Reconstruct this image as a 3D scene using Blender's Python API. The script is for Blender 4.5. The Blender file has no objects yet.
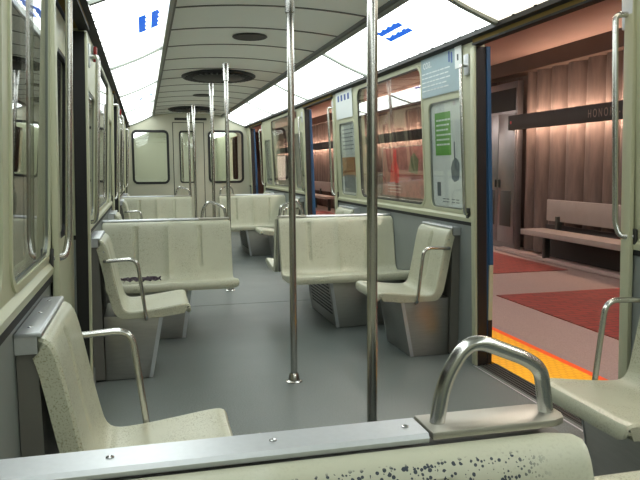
import bpy, bmesh, math, random
from mathutils import Vector, Matrix
random.seed(7)
S = bpy.context.scene
COL = S.collection
PI = math.pi
CX = .865            # middle of the car
U = 1.20            # half width inside
D = 2.355            # half of the door spacing
DOORS = [3.325, 3.38 + 2 * D, 3.36 + 4 * D]
BENCHES = [1.0, 1.0 + 2 * D, 1.0 + 4 * D]
YB, YE = -2.0, 13.95   # ends of the car
XR, XL = CX + U, CX - U
DH = .70             # half width of a doorway
ZT = 2.09            # top of the side walls

# ------------------------------------------------------------------ materials
def nodes(name):
    m = bpy.data.materials.new(name); m.use_nodes = True
    nt = m.node_tree; b = nt.nodes['Principled BSDF']
    return m, nt, b

def principled(name, col, rough=.5, metal=0., spec=.5, noise=0., nscale=60., bump=0., bscale=200., coat=0., stretch=None, dark=.75):
    m, nt, b = nodes(name)
    b.inputs['Base Color'].default_value = (*col, 1); b.inputs['Roughness'].default_value = rough
    b.inputs['Metallic'].default_value = metal; b.inputs['Specular IOR Level'].default_value = spec
    b.inputs['Coat Weight'].default_value = coat
    tc = nt.nodes.new('ShaderNodeTexCoord'); mp = nt.nodes.new('ShaderNodeMapping')
    nt.links.new(tc.outputs['Object'], mp.inputs['Vector'])
    if stretch: mp.inputs['Scale'].default_value = stretch
    if noise > 0:
        n = nt.nodes.new('ShaderNodeTexNoise'); n.inputs['Scale'].default_value = nscale; n.inputs['Detail'].default_value = 6
        nt.links.new(mp.outputs['Vector'], n.inputs['Vector'])
        r = nt.nodes.new('ShaderNodeMapRange'); r.inputs['From Min'].default_value = .3; r.inputs['From Max'].default_value = .7
        r.inputs['To Min'].default_value = 0; r.inputs['To Max'].default_value = noise
        nt.links.new(n.outputs['Fac'], r.inputs['Value'])
        mx = nt.nodes.new('ShaderNodeMix'); mx.data_type = 'RGBA'
        mx.inputs['A'].default_value = (*col, 1); mx.inputs['B'].default_value = tuple(c * dark for c in col) + (1,)
        nt.links.new(r.outputs['Result'], mx.inputs['Factor']); nt.links.new(mx.outputs['Result'], b.inputs['Base Color'])
    if bump > 0:
        n2 = nt.nodes.new('ShaderNodeTexNoise'); n2.inputs['Scale'].default_value = bscale; n2.inputs['Detail'].default_value = 3
        nt.links.new(mp.outputs['Vector'], n2.inputs['Vector'])
        bp = nt.nodes.new('ShaderNodeBump'); bp.inputs['Strength'].default_value = bump; bp.inputs['Distance'].default_value = .002
        nt.links.new(n2.outputs['Fac'], bp.inputs['Height']); nt.links.new(bp.outputs['Normal'], b.inputs['Normal'])
    return m

def emission(name, col, strength):
    m, nt, b = nodes(name)
    b.inputs['Base Color'].default_value = (.8, .8, .8, 1); b.inputs['Roughness'].default_value = .4
    b.inputs['Emission Color'].default_value = (*col, 1); b.inputs['Emission Strength'].default_value = strength
    return m

def fibreglass(name, col, spot_top=None):
    """moulded cream fibreglass with fine wear speckle; spot_top adds coarse dark chips below that height"""
    m, nt, b = nodes(name)
    b.inputs['Roughness'].default_value = .38; b.inputs['Specular IOR Level'].default_value = .5
    tc = nt.nodes.new('ShaderNodeTexCoord')
    n = nt.nodes.new('ShaderNodeTexNoise'); n.inputs['Scale'].default_value = 190; n.inputs['Detail'].default_value = 2
    nt.links.new(tc.outputs['Object'], n.inputs['Vector'])
    r = nt.nodes.new('ShaderNodeMapRange'); r.inputs['From Min'].default_value = .52; r.inputs['From Max'].default_value = .66
    nt.links.new(n.outputs['Fac'], r.inputs['Value'])
    n2 = nt.nodes.new('ShaderNodeTexNoise'); n2.inputs['Scale'].default_value = 5; n2.inputs['Detail'].default_value = 3
    nt.links.new(tc.outputs['Object'], n2.inputs['Vector'])
    r2 = nt.nodes.new('ShaderNodeMapRange'); r2.inputs['From Min'].default_value = .36; r2.inputs['From Max'].default_value = .56
    nt.links.new(n2.outputs['Fac'], r2.inputs['Value'])
    mu = nt.nodes.new('ShaderNodeMath'); mu.operation = 'MULTIPLY'
    nt.links.new(r.outputs['Result'], mu.inputs[0]); nt.links.new(r2.outputs['Result'], mu.inputs[1])
    mx = nt.nodes.new('ShaderNodeMix'); mx.data_type = 'RGBA'
    mx.inputs['A'].default_value = (*col, 1); mx.inputs['B'].default_value = (col[0] * .62, col[1] * .6, col[2] * .52, 1)
    nt.links.new(mu.outputs[0], mx.inputs['Factor'])
    out = mx
    if spot_top is not None: r.inputs['To Max'].default_value = .25
    if spot_top is not None:
        v = nt.nodes.new('ShaderNodeTexVoronoi'); v.inputs['Scale'].default_value = 175; v.inputs['Randomness'].default_value = 1
        nt.links.new(tc.outputs['Object'], v.inputs['Vector'])
        n3 = nt.nodes.new('ShaderNodeTexNoise'); n3.inputs['Scale'].default_value = 14
        nt.links.new(tc.outputs['Object'], n3.inputs['Vector'])
        th = nt.nodes.new('ShaderNodeMapRange'); th.inputs['From Min'].default_value = .42; th.inputs['From Max'].default_value = .60
        th.inputs['To Min'].default_value = -.10; th.inputs['To Max'].default_value = .10
        nt.links.new(n3.outputs['Fac'], th.inputs['Value'])
        sc_ = nt.nodes.new('ShaderNodeSeparateColor'); nt.links.new(v.outputs['Color'], sc_.inputs['Color'])
        ad = nt.nodes.new('ShaderNodeMath'); ad.operation = 'SUBTRACT'; ad.inputs[1].default_value = .34
        nt.links.new(sc_.outputs['Red'], ad.inputs[0])
        ad2 = nt.nodes.new('ShaderNodeMath'); ad2.operation = 'ADD'
        nt.links.new(ad.outputs[0], ad2.inputs[0]); nt.links.new(th.outputs['Result'], ad2.inputs[1])
        lt = nt.nodes.new('ShaderNodeMath'); lt.operation = 'LESS_THAN'
        nt.links.new(v.outputs['Distance'], lt.inputs[0]); nt.links.new(ad2.outputs[0], lt.inputs[1])
        sp = nt.nodes.new('ShaderNodeSeparateXYZ'); nt.links.new(tc.outputs['Object'], sp.inputs[0])
        zz = nt.nodes.new('ShaderNodeMapRange'); zz.inputs['From Min'].default_value = spot_top; zz.inputs['From Max'].default_value = spot_top - .004
        nt.links.new(sp.outputs['Z'], zz.inputs['Value'])
        xx = nt.nodes.new('ShaderNodeMapRange'); xx.inputs['From Min'].default_value = -.43; xx.inputs['From Max'].default_value = -.37
        sx = nt.nodes.new('ShaderNodeMath'); sx.operation = 'MULTIPLY'; sx.inputs[1].default_value = -1
        nt.links.new(sp.outputs['X'], sx.inputs[0]); nt.links.new(sx.outputs[0], xx.inputs['Value'])
        m2 = nt.nodes.new('ShaderNodeMath'); m2.operation = 'MULTIPLY'
        nt.links.new(lt.outputs[0], m2.inputs[0]); nt.links.new(zz.outputs['Result'], m2.inputs[1])
        m3 = nt.nodes.new('ShaderNodeMath'); m3.operation = 'MULTIPLY'
        nt.links.new(m2.outputs[0], m3.inputs[0]); nt.links.new(xx.outputs['Result'], m3.inputs[1])
        mx2 = nt.nodes.new('ShaderNodeMix'); mx2.data_type = 'RGBA'; mx2.inputs['B'].default_value = (.03, .04, .055, 1)
        nt.links.new(mx.outputs['Result'], mx2.inputs['A']); nt.links.new(m3.outputs[0], mx2.inputs['Factor'])
        out = mx2
    nt.links.new(out.outputs['Result'], b.inputs['Base Color'])
    return m

def glass(name, tint=(.98, .99, .985), base=.05, gain=.95, rough=.0):
    m = bpy.data.materials.new(name); m.use_nodes = True; nt = m.node_tree; nt.nodes.clear()
    o = nt.nodes.new('ShaderNodeOutputMaterial'); t = nt.nodes.new('ShaderNodeBsdfTransparent'); g = nt.nodes.new('ShaderNodeBsdfGlossy')
    t.inputs['Color'].default_value = (*tint, 1); g.inputs['Roughness'].default_value = rough
    lw = nt.nodes.new('ShaderNodeLayerWeight'); lw.inputs['Blend'].default_value = .5
    p = nt.nodes.new('ShaderNodeMath'); p.operation = 'POWER'; p.inputs[1].default_value = 4.2
    a = nt.nodes.new('ShaderNodeMath'); a.operation = 'MULTIPLY_ADD'; a.inputs[1].default_value = gain; a.inputs[2].default_value = base
    mx = nt.nodes.new('ShaderNodeMixShader')
    nt.links.new(lw.outputs['Facing'], p.inputs[0]); nt.links.new(p.outputs[0], a.inputs[0]); nt.links.new(a.outputs[0], mx.inputs['Fac'])
    nt.links.new(t.outputs[0], mx.inputs[1]); nt.links.new(g.outputs[0], mx.inputs[2]); nt.links.new(mx.outputs[0], o.inputs['Surface'])
    return m

def floor_material():
    m, nt, b = nodes('speckled_vinyl')
    tc = nt.nodes.new('ShaderNodeTexCoord')
    n = nt.nodes.new('ShaderNodeTexNoise'); n.inputs['Scale'].default_value = 160; n.inputs['Detail'].default_value = 2
    nt.links.new(tc.outputs['Object'], n.inputs['Vector'])
    cr = nt.nodes.new('ShaderNodeValToRGB')
    cr.color_ramp.elements[0].position = .38; cr.color_ramp.elements[0].color = (.092, .108, .103, 1)
    cr.color_ramp.elements[1].position = .66; cr.color_ramp.elements[1].color = (.178, .205, .196, 1)
    nt.links.new(n.outputs['Fac'], cr.inputs['Fac'])
    n2 = nt.nodes.new('ShaderNodeTexNoise'); n2.inputs['Scale'].default_value = 2.2; n2.inputs['Detail'].default_value = 5
    nt.links.new(tc.outputs['Object'], n2.inputs['Vector'])
    rr = nt.nodes.new('ShaderNodeMapRange'); rr.inputs['To Min'].default_value = .36; rr.inputs['To Max'].default_value = .52
    nt.links.new(n2.outputs['Fac'], rr.inputs['Value']); nt.links.new(rr.outputs['Result'], b.inputs['Roughness'])
    nt.links.new(cr.outputs['Color'], b.inputs['Base Color'])
    return m

def brick_material(name, c1, c2, mortar, w, h, rough=.5):
    m, nt, b = nodes(name); b.inputs['Roughness'].default_value = rough
    tc = nt.nodes.new('ShaderNodeTexCoord'); br = nt.nodes.new('ShaderNodeTexBrick')
    br.inputs['Color1'].default_value = (*c1, 1); br.inputs['Color2'].default_value = (*c2, 1); br.inputs['Mortar'].default_value = (*mortar, 1)
    br.inputs['Scale'].default_value = 1; br.inputs['Brick Width'].default_value = w; br.inputs['Row Height'].default_value = h
    br.inputs['Mortar Size'].default_value = .007; br.offset = .5
    mp = nt.nodes.new('ShaderNodeMapping'); mp.inputs['Rotation'].default_value = (0, 0, 0)
    nt.links.new(tc.outputs['Object'], mp.inputs['Vector']); nt.links.new(mp.outputs['Vector'], br.inputs['Vector'])
    nt.links.new(br.outputs['Color'], b.inputs['Base Color'])
    return m

CREAM = (.50, .505, .385)
M = dict(
    wall=principled('cream_panel', (.49, .50, .345), .4, noise=.25, nscale=3, dark=.9),
    wall_end=principled('cream_end_panel', (.46, .46, .355), .45, noise=.25, nscale=4, dark=.9),
    dado=principled('grey_dado', (.235, .26, .25), .5, noise=.4, nscale=5, dark=.85),
    seat=fibreglass('seat_fibreglass', CREAM), seat_chip=fibreglass('seat_fibreglass_chipped', CREAM, spot_top=.862),
    seat_far=fibreglass('seat_fibreglass_plain', CREAM),
    steel=principled('brushed_steel', (.60, .60, .58), .24, 1., noise=.12, nscale=8, dark=.85),
    pole=principled('pole_steel', (.50, .495, .47), .22, 1., noise=.15, nscale=8, dark=.85),
    strip=principled('satin_aluminium', (.60, .62, .64), .42, .85, noise=.35, nscale=90, dark=.86),
    base=principled('brushed_stainless_sheet', (.45, .44, .41), .33, .95, noise=.5, nscale=12, stretch=(1, 1, 8), dark=.8),
    housing=principled('grey_brown_sheet', (.16, .155, .135), .5, .3, noise=.4, nscale=8),
    plate=principled('worn_steel_plate', (.50, .48, .42), .42, .9, noise=.4, nscale=20, dark=.8), screw=principled('steel_screw', (.45, .45, .45), .25, 1.), rubber=principled('black_rubber', (.008, .008, .009), .45),
    black=principled('black_gap', (.006, .006, .006), .7), trim=principled('dark_trim', (.05, .055, .05), .4, .5),
    metal_trim=principled('grey_green_trim', (.22, .24, .215), .35, .7),
    header=principled('tan_header', (.17, .115, .035), .85, 0, .1), ceil=principled('ceiling_panel', (.86, .91, .86), .5, noise=.2, nscale=3, dark=.92),
    blue=principled('blue_paint', (.02, .085, .19), .35), floor=floor_material(),
    light=emission('lit_diffuser', (.93, 1., .97), 4.3), light_warm=emission('warm_lit_diffuser', (1., .93, .76), 1.6),
    glass=glass('window_glass'), glass_dark=glass('tinted_glass', (.75, .8, .77), .07), red=principled('red_enamel', (.5, .02, .02), .4),
    vent=principled('dark_vent', (.014, .014, .014), .5, .4), cavity=principled('vent_cavity', (.01, .01, .01), .8),
    louvre=principled('louvre_grey', (.045, .045, .043), .5, .4),
)

# ------------------------------------------------------------------ helpers
def obj(name, bm, mat, parent=None, smooth=True):
    me = bpy.data.meshes.new(name)
    bmesh.ops.recalc_face_normals(bm, faces=bm.faces[:])
    if smooth:
        for f in bm.faces: f.smooth = True
        for e in bm.edges:
            if len(e.link_faces) == 2 and e.calc_face_angle(0) > math.radians(32): e.smooth = False
    bm.to_mesh(me); bm.free()
    me.materials.append(mat)
    o = bpy.data.objects.new(name, me); COL.objects.link(o)
    if parent: o.parent = parent
    return o

def tag(o, label=None, cat=None, group=None, kind=None):
    if label: o['label'] = label
    if cat: o['category'] = cat
    if group: o['group'] = group
    if kind: o['kind'] = kind
    return o

def thing(name, label, cat, loc=(0, 0, 0), rz=0, group=None):
    o = bpy.data.objects.new(name, None); COL.objects.link(o)
    o.empty_display_size = .1
    o.location = loc; o.rotation_euler = (0, 0, rz)
    return tag(o, label, cat, group)

def struct(name, bm, mat, parent=None, smooth=True):
    o = obj(name, bm, mat, parent, smooth)
    if not parent: o['kind'] = 'structure'
    return o

def dup(root, loc, rz, label, group=None):
    def cp(o, par):
        c = o.copy(); COL.objects.link(c)
        if par: c.parent = par
        for ch in [x for x in ALL if x.parent == o]: cp(ch, c)
        return c
    ALL = list(bpy.data.objects)
    r = cp(root, None); r.location = loc; r.rotation_euler = (0, 0, rz); r['label'] = label
    if group: r['group'] = group
    return r

def box(bm, x0, x1, y0, y1, z0, z1, bev=0, seg=2):
    t = bmesh.new()
    v = [t.verts.new((x, y, z)) for x in (x0, x1) for y in (y0, y1) for z in (z0, z1)]
    for f in ((0, 1, 3, 2), (4, 6, 7, 5), (0, 4, 5, 1), (2, 3, 7, 6), (0, 2, 6, 4), (1, 5, 7, 3)): t.faces.new([v[i] for i in f])
    bmesh.ops.recalc_face_normals(t, faces=t.faces[:])
    if bev: bmesh.ops.bevel(t, geom=t.edges[:], offset=bev, segments=seg, profile=.5, affect='EDGES')
    merge(bm, t)
    return bm

def merge(bm, t, mat=None):
    me = bpy.data.meshes.new('tmp'); t.to_mesh(me); t.free()
    if mat is not None: me.transform(mat)
    bm.from_mesh(me); bpy.data.meshes.remove(me)

def B(*a, **k): return box(bmesh.new(), *a, **k)

def prism(bm, pts, axis, a, b, bev=0):
    """closed outline in the two other axes swept along axis from a to b"""
    t = bmesh.new()
    def P(p, c):
        return {'x': (c, p[0], p[1]), 'y': (p[0], c, p[1]), 'z': (p[0], p[1], c)}[axis]
    v0 = [t.verts.new(P(p, a)) for p in pts]; v1 = [t.verts.new(P(p, b)) for p in pts]
    n = len(pts)
    t.faces.new(v0); t.faces.new(v1[::-1])
    for i in range(n): t.faces.new((v0[i], v0[(i + 1) % n], v1[(i + 1) % n], v1[i]))
    bmesh.ops.recalc_face_normals(t, faces=t.faces[:])
    if bev: bmesh.ops.bevel(t, geom=t.edges[:], offset=bev, segments=2, profile=.5, affect='EDGES')
    merge(bm, t); return bm

def fillet(pts, r, n=6):
    """round the inner corners of a 3D polyline"""
    out = [Vector(pts[0])]
    for i in range(1, len(pts) - 1):
        p = Vector(pts[i]); a = Vector(pts[i - 1]) - p; b = Vector(pts[i + 1]) - p
        rr = r[i] if isinstance(r, dict) and i in r else (r if not isinstance(r, dict) else .02)
        k = min(rr, a.length * .48, b.length * .48)
        A = p + a.normalized() * k; Bv = p + b.normalized() * k
        for j in range(n + 1):
            t = j / n
            out.append(A * (1 - t) ** 2 + p * 2 * t * (1 - t) + Bv * t * t)
    out.append(Vector(pts[-1])); return out

def tube(bm, pts, r, n=14, cap=True):
    pts = [Vector(p) for p in pts]
    t0 = (pts[1] - pts[0]).normalized()
    nrm = t0.orthogonal().normalized(); rings = []
    for i, p in enumerate(pts):
        a = pts[max(i - 1, 0)]; b = pts[min(i + 1, len(pts) - 1)]
        t = (b - a).normalized()
        nrm = (nrm - t * nrm.dot(t)).normalized(); bi = t.cross(nrm)
        rr = r[i] if isinstance(r, (list, tuple)) else r
        rings.append([bm.verts.new(p + (nrm * math.cos(2 * PI * k / n) + bi * math.sin(2 * PI * k / n)) * rr) for k in range(n)])
    for i in range(len(rings) - 1):
        for k in range(n): bm.faces.new((rings[i][k], rings[i][(k + 1) % n], rings[i + 1][(k + 1) % n], rings[i + 1][k]))
    if cap: bm.faces.new(rings[0][::-1]); bm.faces.new(rings[-1])
    return bm

def T(pts, r, n=14): return tube(bmesh.new(), pts, r, n)

def rrect(a0, a1, b0, b1, r, n=6):
    pts = []
    for cx, cy, s in ((a1 - r, b1 - r, 0), (a0 + r, b1 - r, 90), (a0 + r, b0 + r, 180), (a1 - r, b0 + r, 270)):
        for k in range(n + 1):
            a = math.radians(s + 90 * k / n); pts.append((cx + r * math.cos(a), cy + r * math.sin(a)))
    return pts

def sheet(outline, holes, thick, axis, pos):
    """flat panel with holes: outline and holes are 2D loops in (y,z) for axis x or (x,z) for axis y; pos..pos+thick"""
    cu = bpy.data.curves.new('c', 'CURVE'); cu.dimensions = '2D'; cu.fill_mode = 'BOTH'; cu.extrude = abs(thick) / 2
    for loop in [outline] + holes:
        sp = cu.splines.new('POLY'); sp.points.add(len(loop) - 1)
        for p, q in zip(sp.points, loop): p.co = (q[0], q[1], 0, 1)
        sp.use_cyclic_u = True
    o = bpy.data.objects.new('c', cu); COL.objects.link(o)
    dg = bpy.context.evaluated_depsgraph_get(); me = bpy.data.meshes.new_from_object(o.evaluated_get(dg))
    bpy.data.objects.remove(o); bpy.data.curves.remove(cu)
    mid = pos + thick / 2
    if axis == 'x': mt = Matrix(((0, 0, 1, mid), (1, 0, 0, 0), (0, 1, 0, 0), (0, 0, 0, 1)))
    elif axis == 'y': mt = Matrix(((1, 0, 0, 0), (0, 0, 1, mid), (0, 1, 0, 0), (0, 0, 0, 1)))
    else: mt = Matrix(((1, 0, 0, 0), (0, 1, 0, 0), (0, 0, 1, mid), (0, 0, 0, 1)))
    me.transform(mt)
    bm = bmesh.new(); bm.from_mesh(me); bpy.data.meshes.remove(me)
    bmesh.ops.remove_doubles(bm, verts=bm.verts[:], dist=1e-5)
    return bm

def inset(a0, a1, b0, b1, r, d): return rrect(a0 + d, a1 - d, b0 + d, b1 - d, max(r - d, .004))

def gasket(a0, a1, b0, b1, r, wd, thick, axis, pos):
    return sheet(rrect(a0 - wd, a1 + wd, b0 - wd, b1 + wd, r + wd), [rrect(a0, a1, b0, b1, r)], thick, axis, pos)

def text_bm(s, size, mt, depth=.001, align='LEFT', spacing=1.):
    cu = bpy.data.curves.new('t', 'FONT'); cu.body = s; cu.size = size; cu.extrude = depth; cu.align_x = align; cu.space_character = spacing
    o = bpy.data.objects.new('t', cu); COL.objects.link(o)
    dg = bpy.context.evaluated_depsgraph_get(); me = bpy.data.meshes.new_from_object(o.evaluated_get(dg))
    bpy.data.objects.remove(o); bpy.data.curves.remove(cu)
    me.transform(mt); bm = bmesh.new(); bm.from_mesh(me); bpy.data.meshes.remove(me)
    return bm

def on_right(x, y, z):   # text facing the car from a wall at x: runs towards -y
    return Matrix(((0, 0, -1, x), (-1, 0, 0, y), (0, 1, 0, z), (0, 0, 0, 1)))

def lathe(bm, prof, n=32, sx=1, sy=1, c=(0, 0)):
    rings = []
    for r, z in prof: rings.append([bm.verts.new((c[0] + sx * r * math.cos(2 * PI * k / n), c[1] + sy * r * math.sin(2 * PI * k / n), z)) for k in range(n)])
    for i in range(len(rings) - 1):
        for k in range(n): bm.faces.new((rings[i][k], rings[i][(k + 1) % n], rings[i + 1][(k + 1) % n], rings[i + 1][k]))
    bm.faces.new(rings[0][::-1]); bm.faces.new(rings[-1]); return bm

# ------------------------------------------------------------------ camera
cam = bpy.data.cameras.new('camera'); co = bpy.data.objects.new('camera', cam); COL.objects.link(co)
R3 = [[.9695075796, .0329514356, .2428358621], [-.2449534134, .1009008238, .9642701121], [-.0072717459, .9943506558, -.10589568]]
mw = Matrix.Identity(4)
for i in range(3):
    mw[i][0] = R3[i][0]; mw[i][1] = R3[i][1]; mw[i][2] = -R3[i][2]
mw[2][3] = 1.30
co.matrix_world = mw
cam.sensor_width = 36; cam.lens = 692.95 / 640 * 36; cam.clip_start = .02; cam.clip_end = 200
S.camera = co

# ------------------------------------------------------------------ car shell
TH = .065
struct('floor', B(XL - .06, XR + .06, YB, YE, -.06, 0), M['floor'])
for i, y in enumerate((1.75, 6.5, 11.2)):
    struct('trim_%d' % (i + 1), B(XL + .02, XR - .02, y, y + .006, 0, .0015), M['trim'])

# arched ceiling made of cross panels with dark seams
def zc(u): return 2.352 - .045 * (u / .68) ** 2
bm = bmesh.new()
UC = .665
seams = [4.63 + .743 * k for k in range(-8, 13)]
ys = [YB] + [s for s in seams if YB + .1 < s < YE - .1] + [YE]
for a, b in zip(ys[:-1], ys[1:]):
    top = [(CX + u, zc(u)) for u in [UC * (-1 + 2 * k / 12) for k in range(13)]]
    pts = top + [(x, z + .02) for x, z in top[::-1]]
    prism(bm, pts, 'y', a + .011, b - .011)
struct('ceiling', bm, M['ceil'])
bm = bmesh.new()
for yy in ys[1:-1]:
    top = [(CX + u, zc(u) - .0035) for u in [UC * (-1 + 2 * k / 12) for k in range(13)]]
    prism(bm, top + [(x, z + .012) for x, z in top[::-1]], 'y', yy - .014, yy + .014)
struct('trim_ceiling_seams', bm, M['trim'])
top = [(CX - U - TH - .004, ZT - .0), (CX - U - TH - .004, 2.30), (CX - .6, 2.52), (CX + .6, 2.52), (CX + U + TH + .004, 2.30), (CX + U + TH + .004, ZT - .0)]
inn = [(x * 1 + (.02 if x < CX else -.02), z - .02) for x, z in top]
bm = bmesh.new(); prism(bm, top + inn[::-1], 'y', YB - .05, YE)
top2 = [(CX + u, zc(u) + .021) for u in [UC * (-1 + 2 * k / 12) for k in range(13)]]
prism(bm, top2 + [(x, z + .006) for x, z in top2[::-1]], 'y', YB, YE)
struct('roof', bm, M['black'])
for n, s in (('left', -1), ('right', 1)):
    bm = bmesh.new()
    pts = [(CX + s * .655, 2.335), (CX + s * .655, 2.282), (CX + s * .685, 2.268), (CX + s * .70, 2.30), (CX + s * .69, 2.335)]
    prism(bm, pts, 'y', YB, YE)
    struct('trim_ceiling_' + n, bm, M['metal_trim'])
    bm = bmesh.new(); prism(bm, [(CX + s * .636, 2.318), (CX + s * .655, 2.312), (CX + s * .655, 2.285), (CX + s * .640, 2.290)], 'y', YB, YE)
    struct('trim_edge_' + n, bm, M['trim'])
    bm = bmesh.new(); prism(bm, [(CX + s * 1.108, 2.112), (CX + s * 1.10, 2.082), (CX + s * 1.18, 2.055), (CX + s * 1.18, 2.13)], 'y', YB, YE)
    for k in range(60):
        y = .4 + k * .22
        box(bm, CX + s * 1.108 - .006, CX + s * 1.108 + .006, y, y + .025, 2.108, 2.122)
    struct('trim_cove_' + n, bm, M['black'])

# luminous ceiling panels: section seams
P0 = (.690, 2.300); P1 = (1.108, 2.112)
LS = [-2.0, -1.06, 1.28, 3.68, 6.05, 8.38, 10.74, 13.07, 13.94]
ordin = ['behind the camera', 'beside the camera', 'nearest the camera', 'second in view from the camera', 'third in view from the camera', 'fourth in view from the camera', 'fifth in view from the camera', 'last before the end wall']
def slant(s, t, off=0):
    dx, dz = P1[0] - P0[0], P1[1] - P0[1]; L = math.hypot(dx, dz); nx, nz = dz / L, -dx / L
    return (CX + s * (P0[0] + dx * t + nx * off), P0[1] + dz * t + nz * off)
for s, side in ((-1, 'left'), (1, 'right')):
    for i in range(len(LS) - 1):
        a, b = LS[i], LS[i + 1]
        warm = (s == 1 and i == 2)
        lab = ('cream glowing ceiling light panel above the open platform door' if warm else
               'glowing white ceiling light panel above %s wall, %s' % (side, ordin[i]))
        t = thing('ceiling_light', lab, 'ceiling light', (CX + s * .9, (a + b) / 2, 2.2), 0, 'luminous ceiling panels along the car')
        ox, oy, oz = t.location
        def loc(p): return (p[0] - ox, p[1] - oz)
        n = 5
        lo = [slant(s, k / n, .012 * math.sin(PI * k / n)) for k in range(n + 1)]
        hi = [slant(s, k / n, -.006) for k in range(n + 1)]
        bm = bmesh.new(); prism(bm, [loc(p) for p in lo + hi[::-1]], 'y', a + .008 - oy, b - .008 - oy)
        obj('diffuser', bm, M['light_warm'] if warm else M['light'], t)
        bm = bmesh.new(); prism(bm, [loc(p) for p in [slant(s, 0, .020), slant(s, .5, .028), slant(s, 1, .020), slant(s, 1, -.01), slant(s, 0, -.01)]], 'y', b - .022 - oy, b + .022 - oy)
        obj('joint_strip', bm, M['metal_trim'], t)

# blue printed marks on the diffusers
def marks(name, label, s, y0, t0, w, h, gap, along, group=None):
    t = thing(name, label, 'sign', (CX + s * .8, y0, 2.2))
    ox, oy, oz = t.location
    for k in range(2):
        yy = y0 + (k * gap if along else 0); tt = t0 + (0 if along else k * gap)
        bm = bmesh.new(); m = 8
        loops = []
        for j in range(m):   # ragged upper edge like lettering cut out of the block
            ya, yb = yy + w * j / m, yy + w * (j + 1) / m
            r = .0 if j % 2 else .02
            p = [slant(s, tt + r, .0135), slant(s, tt + h, .0135), slant(s, tt + h, .0155), slant(s, tt + r, .0155)]
            prism(bm, [(q[0] - ox, q[1] - oz) for q in p], 'y', ya - oy, yb - oy)
        obj('block', bm, BLUE_MARK, t)
    return t
BLUE_MARK = principled('blue_print', (.01, .12, .62), .4)
BLUE_MARK.node_tree.nodes['Principled BSDF'].inputs['Emission Color'].default_value = (.01, .16, .85, 1)
BLUE_MARK.node_tree.nodes['Principled BSDF'].inputs['Emission Strength'].default_value = .75
marks('blue_sign', 'blue two-block mark on the glowing panel above the right window', 1, 4.42, .23, .43, .11, .17, False)
marks('blue_sign', 'blue two-block mark on the first glowing panel above the left wall', -1, 4.45, .13, .52, .12, .19, False)
marks('blue_sign', 'small blue mark on a far glowing panel above the left wall', -1, 9.5, .10, .22, .10, .30, False)

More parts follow.
